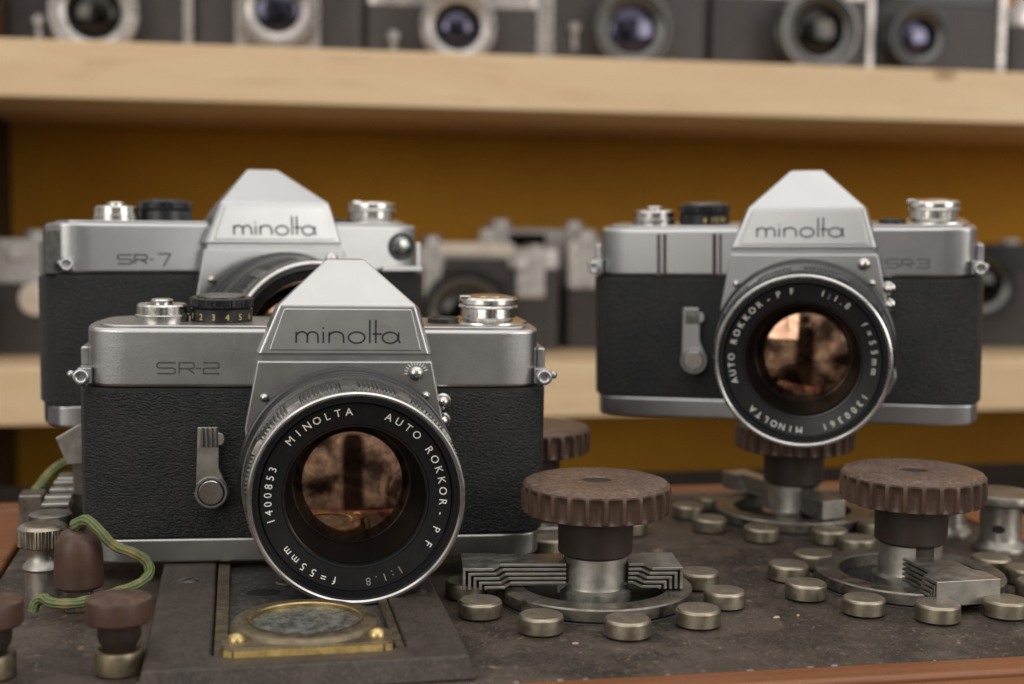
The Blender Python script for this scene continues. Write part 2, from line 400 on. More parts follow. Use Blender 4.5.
def make_camera(variant, label, loc, ypr):
    Y, Ro, P = [R(q) for q in ypr]
    Mz = Matrix(((cos(Y), -sin(Y), 0), (sin(Y), cos(Y), 0), (0, 0, 1)))
    My = Matrix(((cos(Ro), 0, sin(Ro)), (0, 1, 0), (-sin(Ro), 0, cos(Ro))))
    Mx = Matrix(((1, 0, 0), (0, cos(P), -sin(P)), (0, sin(P), cos(P))))
    t = thing('film_camera', label, 'camera', loc, Mz @ My @ Mx, 'silver film cameras standing on the old switch board')
    satin = 'satin_worn' if variant == 'A' else 'satin'
    ob('body', G().ext(outline(.4, 144.6, inset=.7), 1, 54.2), 'blackmatte', t)
    ob('leatherette', G().ext(outline(0, 145), 8.1, 53.4), 'leather' if variant == 'A' else 'leather2', t, bevel=.4)
    ob('bottom_plate', G().ext(outline(1.2, 143.8), 0, 7.8), satin, t, bevel=1.0, seg=3)
    g = G().ext(outline(2.6, 142.2), 54.3, 72.6)
    tp = ob('top_plate', g, satin, t, bevel=1.5, seg=3)
    # raised shallow deck on the plate
    ob('top_deck', G().ext(outline(4.4, 140.4, 33, 1.4), 72.4, 73.4), satin, tp, bevel=.6)
    # end strips beside the top plate
    for xs in ((.6, 3.2), (142.0, 144.6)):
        ob('end_strip', G().box(xs[0], xs[1], 9, 25, 53.6, 66), satin, t, bevel=.7)
    # prism housing
    v = [(54.6, -5, 65.0), (106.6, -5, 65.0), (61.0, -3.4, 80.4), (102.2, -3.4, 80.4),      # 0-3 front face
         (75.3, 12.5, 93.6), (86.6, 12.5, 93.6), (76.5, 22, 92.6), (85.4, 22, 92.6),        # 4-7 roof
         (56.6, 34, 65), (105.4, 34, 65), (66, 34, 77), (96.5, 34, 77),                  # 8-11 rear
         (53.6, 1, 65), (107.6, 1, 65), (59.6, .6, 79.4), (103.4, .6, 79.4)]                      # 12-15 side belt
    f = [(0, 1, 3, 2), (2, 3, 5, 4), (4, 5, 7, 6), (6, 7, 11, 10), (10, 11, 9, 8),
         (1, 13, 15, 3), (12, 0, 2, 14), (13, 9, 11, 15), (8, 12, 14, 10),
         (3, 15, 5), (15, 11, 7, 5), (14, 2, 4), (10, 14, 4, 6), (0, 12, 8, 9, 13, 1)]
    pr = ob('prism_housing', G().add(v, f), satin, t, bevel=.9, seg=3)
    # raised name panel on the front face, following its slope
    def pf(z): return -5+(z-65)/15.4*1.6
    zs = (66.6, 79.2); pan = [(57.9, 66.6), (103.9, 66.6), (100.9, 79.2), (62.3, 79.2)]
    g = G(); vv = [(x, pf(z)-.45, z) for x, z in pan]+[(x, pf(z)+.3, z) for x, z in pan]
    g.add(vv, [(0, 1, 2, 3), (4, 7, 6, 5), (0, 4, 5, 1), (1, 5, 6, 2), (2, 6, 7, 3), (3, 7, 4, 0)])
    pn = ob('name_panel', g, satin, pr, bevel=.35, seg=2)
    g = G()
    if variant == 'A': wordmark(g, 66.0, 68.9, 31.4, 0, .52)
    elif variant == 'B': wordmark(g, 64.0, 69.5, 31.2, 0, .6)
    else: wordmark(g, 65.2, 68.5, 31.2, 0, .68)
    g.v = [(x, y+pf(z)-.47, z) for x, y, z in g.v]
    ob('wordmark', g, 'wordblack', pr, smooth=False)
    # step between prism and front plate
    ob('prism_skirt', G().box(55.4, 106.2, -4.3, 4, 62.8, 65.4), satin, t, bevel=.3)
    # front plate carrying the lens
    circ = [(LX+33*cos(a), LZ+33*sin(a)) for a in [R(q) for q in (-20, -30, -40)]]
    circl = [(LX+33*cos(a), LZ+33*sin(a)) for a in [R(q) for q in (220, 210, 200)]]
    poly = [(54.4, 63.4), (50.6, 43)]+circl[::-1]+[(60, 8.6), (107, 8.6)]+circ[::-1]+[(110.8, 46), (107.2, 63.4)]
    g = G(); n = len(poly)
    g.add([(x, -5.2, z) for x, z in poly]+[(x, .6, z) for x, z in poly],
          [tuple(range(n)), tuple(reversed(range(n, 2*n)))]+[(i, i+n, (i+1) % n+n, (i+1) % n) for i in range(n)])
    ap = ob('front_plate', g, satin, t, bevel=.7, seg=3)
    scr = [(56.6, 52.2), (105.4, 52.8)]
    for x, z in scr:
        ob('screw', G().lathe([(0, 1.5), (.6, 1.35), (1.15, .9), (1.35, .3), (1.35, 0)], FRONT(x, -5.1, z), 20), 'polish', ap)
    dk = ob('dot_knob', G().lathe([(0, 2.0), (.9, 1.9), (1.7, 1.5), (2.2, .9), (2.2, 0)], FRONT(102.4, -5.1, 59.6), 32, ), 'polish', ap)
    if variant == 'A':
        g = G()
        for k in range(11):
            a = R(20+k*16); c0 = Vector((102.4, -5.25, 59.6)); d = Vector((cos(a), 0, sin(a)))
            g.ribbon([(102.4+cos(a)*2.6, 59.6+sin(a)*2.6), (102.4+cos(a)*3.7, 59.6+sin(a)*3.7)], .28, .05, AT(0, -5.2, 0))
        ob('index_ticks', g, 'white', ap, smooth=False)
    for z, l in ((50.6, 4.5), (44.6, 4.0)):
        ob('sync_socket', G().lathe([(0, l+1.2), (.9, l+1.0), (1.7, l+.3), (2.0, l-.7), (2.0, l-1.6), (2.5, l-2), (2.5, 0)], FRONT(110.9, -.2, z), 24), 'polish', ap)
    # self timer
    x0, z0 = 40.6, 22.9
    arm = [(x0-4.6, z0), (36.6, 42.9), (42.7, 42.9), (42.9, 41.2)]+[(43.2+1.5*cos(R(a)), 39.2+1.9*sin(R(a))) for a in (60, 30, 0, -30, -60)]+[(42.9, 37.2), (42.9, 30.4), (44.3, 26.8)]+\
          [(x0+5.2*cos(R(a)), z0+5.2*sin(R(a))) for a in range(30, -181, -15)]
    n = len(arm); g = G()
    g.add([(x, -3.6, z) for x, z in arm]+[(x, -2.4, z) for x, z in arm],
          [tuple(reversed(range(n))), tuple(range(n, 2*n))]+[(i, (i+1) % n, (i+1) % n+n, i+n) for i in range(n)])
    lv = ob('self_timer_lever', g, 'nickel_lite' if variant == 'A' else satin, t, bevel=.25)
    ob('hub', G().lathe([(0, 1.0), (3.5, 1.0), (3.7, .8), (3.7, .2)], FRONT(x0, -3.5, z0), 48), 'polish', lv)
    ob('hub_groove', G().lathe([(3.6, .3), (4.1, .3), (4.1, .1)], FRONT(x0, -3.5, z0), 48), 'blackmatte', lv)
    ob('hub_rim', G().lathe([(4.1, .2), (4.15, .7), (4.7, .7), (4.9, .4), (4.9, -3)], FRONT(x0, -3.5, z0), 48), 'satin', lv)
    g = G()
    for k in range(4): g.lathe([(0, 5.9), (.55, 5.9), (.62, 5.4), (.62, 0), (0, 0)], AT(38.0+k*1.35, -3.7, 36.9), 10)
    ob('grip', g, 'polish', lv)
    g = G()
    for dx, dz in ((-1.9, .3), (1.9, -.3)): g.lathe([(0, .08), (.38, .08), (.38, 0)], FRONT(x0+dx, -4.38, z0+dz), 12)
    ob('pin_hole', g, 'engrave', lv)
    # strap lugs
    for sx, x in (((-1, .6), (1, 144.4)) if variant != 'C' else ((-1, 5.4),)):
        g = G().box(min(x-sx*.4, x-sx*4.4), max(x-sx*.4, x-sx*4.4), -.2+.9, 6.5, 55.6, 60.4)
        g.tube([(x-sx*1.4+1.75*cos(R(a)), .2, 57.7+1.75*sin(R(a))) for a in range(0, 360, 20)], .85, 10, True)
        g.lathe([(0, 1.5), (.8, 1.25), (1.25, .6), (1.3, 0), (1.2, -.7), (0, -1.4)], FRONT(x+sx*(1.7 if variant == 'A' else .4), 2.2, 58.3), 14)
        ob('strap_lug', g, 'satin', t, bevel=.3)
    # shutter release
    cx = {'A': 24.4, 'B': 22.8, 'C': 26.9}[variant]; cy = 15
    sb = ob('release_collar', G().lathe([(0, 75.6), (4.4, 75.6), (4.6, 78.4), (7.2, 78.8), (7.7, 78.2), (7.8, 75.7), (8.2, 75.4), (8.2, 73.1), (0, 73.1)], AT(cx, cy), 64), 'polish', t)
    ob('shutter_button', G().lathe([(0, 80.2), (2.9, 80.3), (3.4, 79.8), (3.4, 75), (0, 75)], AT(cx, cy), 32, ), 'polish', sb)
    # speed dial
    dx = {'A': 42.4, 'B': 42.0, 'C': 45.4}[variant]; dy = 18; dr = 9.6
    kn = lambda a: .22*(1 if cos(a*40) > 0 else -1)
    dl = ob('speed_dial', G().lathe([(0, 73.2), (dr-.3, 73.2), (dr, 73.5), (dr, 77.2), (dr-.6, 77.5), (dr-.3, 77.8), (dr+.1, 78.2, 1), (dr+.1, 80.4, 1), (dr-.5, 80.8), (0, 80.8)], AT(dx, dy), 160, kn), 'black', t)
    ob('dial_cap', G().lathe([(0, 81.5), (7.3, 81.5), (7.7, 81.1), (7.7, 80.7)], AT(dx, dy), 48), 'knurl_grey' if variant != 'C' else 'black', dl)
    if variant in 'AB':
        g = G()
        nums = ['1', '2', '3', '4', '5', '6'] if variant == 'A' else ['8', '15', '30']
        for i, s_ in enumerate(nums):
            th = R(-90+(-62+i*25.5 if variant == 'A' else 8+i*22))
            for j, ch in enumerate(s_):
                v2, f2 = glyph(ch, 2.7)
                off = (j-(len(s_)-1)/2)*1.7
                g.add([(dx+(dr+.06+z*.6)*cos(th+(x+off)/dr), dy+(dr+.06+z*.6)*sin(th+(x+off)/dr), 74.2+y_) for x, y_, z in v2], f2)
        ob('numerals', g, 'yellow', dl, smooth=False)
    # rewind / frame knob on the right
    rx = 127.0; ry = 18
    kk = lambda a: .35*(1 if sin(a*9) > .3 else 0)
    rw = ob('rewind_knob', G().lathe([(0, 73.2), (12.6, 73.2), (12.4, 73.9), (10.0, 75.0), (9.0, 75.3), (9.0, 78.0, -.8), (9.3, 78.2), (9.6, 78.5), (9.4, 78.9), (9.2, 79.2), (9.6, 79.6), (9.5, 80.9), (8.9, 81.6), (6.8, 81.9), (6.4, 81.2), (0, 81.1)], AT(rx, ry), 108, kk), 'polish', t)
    ob('knob_disc', G().lathe([(0, 82.3), (5.2, 82.25), (5.9, 81.9), (6.1, 81.2), (6.1, 80.8)], AT(rx, ry), 48), 'polish', rw)
    ob('fold_tab', G().box(rx-9.8, rx-6.2, ry-5.5, ry-2.2, 80.6, 82.3), 'polish', rw, bevel=.5)
    ob('accessory_socket', G().lathe([(0, 74.6), (2.2, 74.6), (2.4, 74.2), (3.2, 74.2), (3.6, 75), (4.9, 75), (5.2, 74.6), (5.2, 73.2)], AT(112.4, 16), 40), 'black', t)
    # engraved model name
    g = G()
    if variant == 'A': logo(g, 'SR-2', [(24.4, 29.8), (30.9, 35.4), (35.9, 37.4), (38.1, 42.8)], 58.9, 3.3, -.02, .34)
    elif variant == 'B': logo(g, 'SR-3', [(110.1, 114.6), (115.6, 119.2), (119.6, 120.6), (121.0, 125.1)], 58.0, 3.0, -.02, .40)
    else: logo(g, 'SR-7', [(24.4, 29.4), (30.4, 34.8), (35.8, 37.0), (38.6, 43.1)], 57.9, 3.2, -.02, .62)
    ob('model_lettering', g, 'engrave', tp, smooth=False)
    if variant == 'A':
        g2 = G(); logo(g2, 'SR-2', [(24.55, 29.95), (31.05, 35.55), (36.05, 37.55), (38.25, 42.95)], 58.6, 3.3, -.01, .26)  # bright offset strokes added as the highlight along the engraving
        ob('lettering_highlight', g2, 'polish', tp, smooth=False)
    if variant == 'B':
        for a, b in ((26.2, 27.6), (28.6, 29.8), (47.2, 48.6), (49.6, 50.6)):
            ob('meter_slot', G().box(a, b, -.25, .4, 54.6, 70.4), 'darkred' if a in (28.6, 47.2) else 'knurl_grey', tp)
    if variant == 'C':
        w = ob('meter_window', G().lathe([(5.4, -.5), (5.4, .7), (5.1, 1.0), (4.3, 1.0), (4.1, .4), (0, .3)], FRONT(132.6, 0, 64.3), 48), 'black', tp)
        ob('cell_lens', G().lathe([(0, 1.2), (1.6, 1.1), (3.0, .8), (4.0, .4)], FRONT(132.6, 0, 64.3), 40), 'cellglass', w)
        ob('slide_switch', G().box(124, 141, -1.2, .4, 54.5, 56.6), 'satin', tp, bevel=.5)
        ob('corner_post', G().box(.3, 6, 3, 12, 54, 70.5), 'knurl_grey', t, bevel=.8)
    # ------------- lens
    kf, dxf = {'A': (1.015, 0), 'B': (1.0, -.7), 'C': (1.0, 0)}[variant]
    F = lambda y=0: FRONT(LX, 0, LZ)        # profile (r, distance in front of body)
    ln = ob('lens', G().lathe([(28, 4.8), (32.6, 5.0), (33.2, 5.6), (33.2, 8.6), (32.2, 9.0), (32.2, 10.2), (33.4, 10.6), (33.6, 13.8), (32.9, 14.3), (31.6, 14.6), (31.6, 27.5), (30.4, 28.2), (29.6, 28.6), (29.4, 42.5), (27, 42.5)], F(), 160), 'blacklens', t)
    kn2 = lambda a: .14*(1 if sin(a*110) > 0 else -.6)
    ob('aperture_ring', G().lathe([(31, 15.0), (32.9, 15.2), (32.9, 16.4), (32.5, 16.8), (32.5, 19.8), (32.2, 20.2), (31, 20.4)], F(), 160), 'blacklens', ln)
    ob('scale_ring', G().lathe([(31.2, 20.8), (32.2, 21.0), (32.0, 26.0), (31.2, 26.2)], F(), 120), 'knurl_grey', ln)
    def grip(a):            # scalloped focusing ring: knurled pads between plain grey lands
        p = (a*12/(2*pi)) % 1
        return 0.75 if p < .26 else (.5 if sin(a*150) > 0 else .05)
    ob('focus_ring', G().lathe([(29.2, 28.6), (30.9, 28.8), (30.9, 29.4, 1), (30.4, 37.6, 1), (29.9, 38.2), (29.2, 38.4)], F(), 1200, grip), 'knurl_grey' if variant != 'B' else 'blacklens', ln)
    ob('front_rim', G().lathe([(29.3, 40.5), (29.9, 41.0), (30.1, 43.0), (29.95, 43.7), (29.5, 44.05), (29.0, 44.05), (28.6, 43.6), (28.5, 42.6)], F(), 160), 'rim', ln)
    ob('thread_ring', G().lathe([(28.8, 42.6), (28.2, 42.7), (28.1, 41.6), (27.7, 41.5), (27.6, 42.3), (27.1, 42.2), (27.0, 41.0), (26.7, 40.9)], F(), 128), 'black', ln)
    big = variant == 'C'      # the half hidden camera wears a wider glass
    nr = ob('name_ring', G().lathe([(26.9, 41.0), (26.4, 41.5), (23.4, 41.0), (23.1, 40.4), (22.8, 39.2)] if big else [(26.9, 41.0), (26.4, 41.5), (20.6, 40.6), (20.3, 40.1), (19.9, 40.0), (19.6, 39.2)], F(), 160), 'blacklens', ln)
    g = G(); yb = -41.15
    tx = lambda s_, a0, a1, sz=2.0 if variant == 'C' else 3.05: ring_text(g, s_, a0, a1, 24.9 if variant == 'C' else 24.3, sz, yb, LX, LZ, -.155)
    if variant == 'A':
        tx('MINOLTA', -48.5, -5); tx('AUTO', 21.5, 43.5); tx('ROKKOR', 56.5, 93.5); tx('-', 101.5, 101.5); tx('PF', 112.5, 123.5)
        tx('f=55mm', 194, 232); tx('1400853', 254.5, 289.5)
        g.v = list(g.v)
    elif variant == 'B':
        tx('MINOLTA', 182, 224); tx('AUTO', 252, 272); tx('ROKKOR', 285, 322.5); tx('-', 331, 331); tx('PF', 340, 351)
        tx('1:1.8', 16, 38); tx('f=55mm', 58, 98); tx('1300361', 120, 161)
    else:
        tx('MINOLTA', -46, -12); tx('AUTO', 14, 34); tx('ROKKOR', 48, 85); tx('-', 93, 93); tx('PF', 104, 115)
    ob('lettering', g, 'dimwhite' if variant == 'C' else 'white', nr, smooth=False)
    if variant == 'A':
        g = G(); ring_text(g, '1:1.8', 149, 171.5, 24.3, 3.05, yb, LX, LZ, -.155); ob('worn_lettering', g, 'dimwhite', nr, smooth=False)
    # stepped inner barrel down to the glass
    prof = [(19.6, 39.2), (19.3, 38.6)]
    if big: prof = [(22.8, 39.2), (22.5, 37.6)]
    for k in range(0 if big else 10):
        r = 19.2-k*.15; z = 38.2-k*1.35
        prof += [(r, z), (r-.10, z-1.1)]
    prof += [(22.2, 36), (21.8, 33)] if big else [(17.6, 23.6), (17.4, 22)]
    ob('inner_barrel', G().lathe(prof, F(), 128), 'voidblack', ln)
    gr, gz = (21.9, 34.6) if big else (17.2, 22.8)
    ob('retaining_ring', G().lathe([(gr+.6, gz+.4), (gr+.5, gz+1.4), (gr+.1, gz+1.4), (gr-.1, gz+.2)], F(), 96), 'blacklens', ln)
    rr = 46.0 if big else 112.0; h0 = rr-math.sqrt(rr*rr-gr**2)
    ob('front_glass', G().lathe([(gr*sin(pi/2*k/14), gz+h0-(rr-math.sqrt(rr*rr-(gr*sin(pi/2*k/14))**2))) for k in range(15)], F(), 96), 'amber', ln, ang=80)
    for v in [o for o in ln.children if o.name.startswith('front_glass')][0].data.vertices: v.co.y += (v.co.z-LZ*S)*.070
    # the barrel narrows to its mount, which sits nearer the middle of the body
    for o in [ln]+list(ln.children_recursive):
        for v in o.data.vertices:
            x, y, z = v.co/S; t_ = min(1.1, max(0, -y/44)); k = .962*(1-t_)+kf*t_
            v.co = Vector((LX+(x-LX)*k-2.5*(1-t_)+dxf*t_, y, LZ+(z-LZ)*k+.4*(1-t_)))*S
    return t

camA = make_camera('A', 'nearest and largest silver camera, engraved SR-2, standing low on the board', (-49, 435.6, 6.35), (-3.26, .25, 1.07))
camB = make_camera('B', 'silver camera at the right, perched on a fluted brown knob', (134.2, 524.5, 36.6), (-25.72, -1.03, 2.67))
camC = make_camera('C', 'silver camera marked SR-7, half hidden behind the nearest camera', (-65.6, 509, 37.0), (14.7, .08, -1.61))

# ------------------------------------------------------------------ the old switch board
BX0, BX1, BY0, BY1 = -73, 272, 328.8, 546
bd = thing('switch_board', 'large dusty dark panel in an orange brown wooden frame, carrying studs and knobs', 'board', (100, 440, 0))
def bo(name, g, mat, **k):
    g.v = [(x-100, y-440, z) for x, y, z in g.v]; return ob(name, g, mat, bd, **k)
bo('panel', G().box(BX0, BX1, BY0, BY1, -9, 0), 'board', bevel=.5)
bo('frame_rail', G().box(-100, 300, 316.4, 327.3, -26, .5), 'wood', bevel=1.4, seg=3)
bo('frame_rail', G().box(-100, 300, 296, 316.0, -26, -.6), 'wood', bevel=2.5, seg=4)
bo('frame_rail', G().box(-100, 300, 546.6, 562, -26, .5), 'wood', bevel=1.5, seg=3)
bo('frame_rail', G().box(-100, -74.5, 327.6, 546, -26, .6), 'wood', bevel=1.5, seg=3)
bo('frame_rail', G().box(273.5, 300, 327.6, 546, -26, .6), 'wood', bevel=1.5, seg=3)
bo('under_box', G().box(-92, 292, 300, 558, -30, -9.4), 'walnut')
g = G()
for k in range(60):       # whitish crumbs caught in the front gap
    x = random.uniform(-70, 270); s = random.uniform(.25, .75)
    g.lathe([(0, s*.45), (s*.7, s*.3), (s, 0), (0, -.1)], AT(x, 328.1+random.uniform(-.5, .9), -.4) @ Matrix.Diagonal((random.uniform(1, 2.6), 1, 1, 1)), 7)
M['crumb'] = plain('plaster_crumbs', (.26, .24, .22), .8)
tag(bo('plaster_crumbs', g, 'crumb'), None, None, None, 'stuff')

# contact studs
def make_stud():
    p = G().lathe([(0, 5.12), (5.1, 5.06), (5.65, 4.93), (6.05, 4.62), (6.27, 4.2), (6.3, 3.8), (6.3, .5), (5.9, .15), (5.3, 0), (0, 0)], None, 48)
    return ob('contact_stud', p, 'studmetal', ang=13)
stud0 = make_stud()
STUDS = [((67, 384.8), 'front row nickel stud below the left end of the layered leaf arm'),
 ((81, 367.6), 'second nickel stud of the front row, left of centre below the nearest knob'),
 ((103.7, 360.6), 'nearest nickel stud, straight below the nearest knob by the wooden edge'),
 ((126.1, 367.1), 'nickel stud at the front right of the nearest knob, fourth of the front row'),
 ((139.9, 384), 'patchy nickel stud between its front and back neighbours right of the nearest knob'),
 ((139.4, 405.6), 'nickel stud touching the right end of the nearest knob\'s leaf arm'),
 ((66.3, 405.3), 'dark nickel stud tucked under the left end of the leaf arm'),
 ((137.9, 478.5), 'nickel stud showing behind the neck of the nearest knob, on its right'),
 ((112.4, 493.2), 'far nickel stud showing left of the nearest knob neck, behind another'),
 ((102.9, 457.2), 'nickel stud behind the left leaf arm, beside the nearest camera base'),
 ((167.5, 502.2), 'blurred nickel stud near the back edge, left one of the far trio'),
 ((180.7, 516.4), 'darkest blurred stud, farthest back, beside the ring of the knob under the right camera'),
 ((167.9, 479), 'blurred nickel stud, front one of the far trio, in the open middle of the board'),
 ((181.3, 462), 'nickel stud in front left of the ring under the right camera'),
 ((204.2, 455.4), 'nickel stud in front of the ring under the right camera, below its square arm end'),
 ((184.6, 423.9), 'brownish nickel stud in the middle of the board, back one of a cluster of three'),
 ((170.5, 410.4), 'nickel stud with a stained top, left one of a cluster of three'),
 ((167.4, 388.9), 'clean nickel stud with a domed top, front one of a cluster of three'),
 ((177.8, 371.1), 'nickel stud at the front left of the right hand knob\'s ring'),
 ((195.8, 361.2), 'nickel stud half under the square arm end of the right hand knob'),
 ((217.8, 362.4), 'nickel stud right of the square arm end, near the front right corner'),
 ((239.9, 409.2), 'shiny nickel stud at the foot of the pierced post, behind the right hand ring'),
 ((208.5, 441.8), 'brown tinted stud peeping over the left back of the right hand ring'),
 ((225.9, 464.4), 'stud mostly hidden behind the neck of the right hand knob'),
 ((244, 395.2), 'upper one of two dark studs cut by the right edge of the picture'),
 ((238.5, 380.1), 'lower one of two dark studs cut by the right edge of the picture')]
stud_mats = []
for i, ((x, y), lab) in enumerate(STUDS):
    o = stud0 if i == 0 else stud0.copy()
    if i: COL.objects.link(o)
    o.location = (x*S, y*S, .0002); o.rotation_euler = (0, 0, random.uniform(0, 6.28))
    sc_ = random.uniform(.98, 1.03); o.scale = (sc_, sc_, random.uniform(.95, 1.05))
    tag(o, lab, 'stud', 'round nickel contact studs on the board')

# rotary switches
def make_switch():
    t = thing('rotary_switch', '', 'switch')
    N = 26
    fl = lambda a: -(max(0., (abs(cos(a*N/2))-.36)/.64)**.34)*2.1
    cap = ob('knob_cap', G().lathe([(4.4, 34.0), (4.4, 36.6), (4.8, 36.95), (12, 37.1), (19.8, 36.9), (21.2, 36.4), (22.0, 35.5), (22.2, 34.9, .1), (22.35, 34.3, .5), (22.4, 33.5, .85), (22.4, 32.3, 1), (22.3, 28.3, 1), (22.0, 27.5, .8), (21.2, 26.9, .3), (19.8, 26.5), (14, 26.0), (11.4, 25.2)], None, 720, fl), 'bakelite', t, ang=28)
    ob('socket_hole', G().lathe([(0, 36.25), (4.38, 36.25), (4.38, 35)], None, 24), 'blackmatte', cap)  # shallow black disc, its colour stands for the shade down the hole
    ob('neck', G().lathe([(11.6, 26.0), (11.3, 24.0), (11.1, 14.6), (10.4, 14.2), (9.2, 13.1), (9.2, 6)], None, 64), 'bakedark', t)
    # slotted metal sleeve
    g = G(); n = 64; gap = (R(-22), R(22))
    prof = [(9.6, .2), (11.4, .2), (11.4, 3.2), (9.9, 4.0), (9.7, 5), (9.7, 14.6), (9.2, 14.8), (9.0, 14.6), (9.0, .2)]
    for (a0, a1) in ((R(19), R(161)), (R(199), R(341))):
        v = []; m = len(prof); k = 28
        for i in range(k+1):
            a = a0+(a1-a0)*i/k
            for r, z in prof: v.append((r*cos(a), r*sin(a), z))
        f = [(i*m+j, (i+1)*m+j, (i+1)*m+(j+1) % m, i*m+(j+1) % m) for i in range(k) for j in range(m)]
        f += [tuple(range(m)), tuple(reversed([k*m+j for j in range(m)]))]
        g.add(v, f)
    ob('slotted_sleeve', g, 'nickel_lite', t)
    ob('core', G().lathe([(8.4, 0), (8.4, 14)], None, 32), 'bakedark', t)
    ob('contact_ring', G().lathe([(21.8, .4), (28.6, .4), (29.1, .8), (29.1, 3.9), (28.7, 4.4), (22.4, 4.5), (21.8, 4.1), (21.8, .4)], None, 128), 'steelgrey', t)
    ob('ring_well', G().lathe([(0, .35), (22.5, .35), (29.6, .35), (29.9, .02)], None, 64), 'blackmatte', t)
    wa = ob('leaf_arm', G().box(-28, 9, -5.4, 5.4, 5.2, 5.9), 'steelgrey', t)
    for k in range(5):
        z1 = 12.1-k*1.38; z0 = z1-.86
        for sgn, Lh in ((-1, 40-k*1.6), (1, 25-k*1.6)):
            w = 6.2; hw = 9.2; hl = 9-k*.8
            g = G()
            A = lambda a: sgn*a
            # narrow arm
            top = [(A(9.3), -w), (A(Lh-hl-2.2), -w), (A(Lh-hl), -hw), (A(Lh), -hw), (A(Lh), hw), (A(Lh-hl), hw), (A(Lh-hl-2.2), w), (A(9.3), w)]
            if sgn < 0: top = top[::-1]
            dzz = -.55
            vv = []
            for zz in (z0, z1):
                for (x, y) in top:
                    d = dzz if abs(x) > Lh-hl-.1 else 0
                    vv.append((x, y, zz+d))
            n8 = 8
            g.add(vv, [tuple(reversed(range(n8))), tuple(range(n8, 16))]+[(i, (i+1) % n8, n8+(i+1) % n8, n8+i) for i in range(n8)])
            # folded end
            xa, xb = sorted((A(Lh-.86), A(Lh+.02)))
            g.box(xa, xb, -hw+.01, hw-.01, 4.9, z1+dzz-.01)
            ob('leaf', g, 'nickel_lite' if k < 5 else 'steelgrey', wa, bevel=.16, seg=2)
    return t
sw0 = make_switch()
SW = [((104.4, 399.6), -7, .97, 1, 'nearest fluted brown knob, front centre, with layered leaf arms left and right', False),
      ((206.6, 400.0), 92, .985, 1, 'fluted brown knob at the right with its square arm end pointing at the viewer', False),
      ((206.5, 495), -76, 1.005, .55, 'blurred fluted knob carrying the right hand camera', True),
      ((105.5, 502), 20, 1.0, 1, 'blurred fluted knob peeping out behind the right side of the nearest camera', False),
      ((0, 536), 60, .995, 1, 'fluted knob under the half hidden camera, behind the nearest camera', True)]
sw_list = []
for i, (p, a, zs, ws, lab, _) in enumerate(SW):
    o = sw0 if i == 0 else copy_tree(sw0)
    sw_list.append(o)
for o, (p, a, zs, ws, lab, _) in zip(sw_list, SW):
    o.location = (p[0]*S, p[1]*S, .0001); o.rotation_euler = (0, 0, R(a)); o.scale = (1, 1, zs)
    tag(o, lab, 'switch', 'rotary switches with fluted knobs')
    if a == 92:
        for ch in o.children:
            if ch.name.startswith('leaf_arm'):
                for l in list(ch.children):
                    if max(v.co.x for v in l.data.vertices) > .005: bpy.data.objects.remove(l)
                ch.scale = (.86, 1.12, 1.12); ch.location.z = -.0028
    if ws != 1:
        for ch in o.children:
            if ch.name.startswith('leaf_arm'): ch.scale = (1, ws, 1)

# pierced posts at the right
def make_post():
    t = thing('terminal_post', '', 'post')
    ob('cap', G().lathe([(0, 29.6), (10.4, 29.5), (11.6, 29.0), (12.0, 28.2), (12.0, 24.6), (11.4, 23.8), (7, 23.6)], None, 64), 'steelgrey', t)
    ob('pillar', G().lathe([(7.0, 24), (7.0, 6.5), (7.6, 4.5), (8.8, 3.0), (9.2, 2.0), (9.2, 0), (0, 0)], None, 64), 'postmetal', t)
    ob('cross_hole', G().lathe([(0, .25), (1.9, .25), (2.2, -.2), (2.2, -1)], Matrix.Rotation(R(-125), 4, 'Z') @ Matrix.Translation((6.9, 0, 12)) @ Matrix.Rotation(R(90), 4, 'Y'), 24), 'blackmatte', t)
    return t
po0 = make_post()
for i, (p, lab) in enumerate([((259.5, 437.5), 'tall pierced metal post with a flat cap at the right edge'), ((252.5, 462.5), 'metal post with a flared foot, mostly hidden behind the right hand knob')]):
    o = po0 if i == 0 else copy_tree(po0)
    o.scale = (1, 1, .70); o.location = (p[0]*S, p[1]*S, .0001); tag(o, lab, 'post', 'terminal posts')

# brown fibre cover plate with window
def frustum(x0, x1, y0, y1, z0, z1, bv):
    g = G(); v = [(x0, y0, z0), (x1, y0, z0), (x1, y1, z0), (x0, y1, z0), (x0+bv, y0+bv*1.1, z1), (x1-bv, y0+bv*1.1, z1), (x1-bv, y1-bv, z1), (x0+bv, y1-bv, z1)]
    return g.add(v, [(3, 2, 1, 0), (4, 5, 6, 7), (0, 1, 5, 4), (1, 2, 6, 5), (2, 3, 7, 6), (3, 0, 4, 7)])
cp = thing('cover_plate', 'raised brown fibre plate under the nearest camera, with a sunk dark field', 'plate', (16, 380, 0))
def cpo(name, g, mat, **k):
    g.v = [(x-16, y-380, z) for x, y, z in g.v]; return ob(name, g, mat, cp, **k)
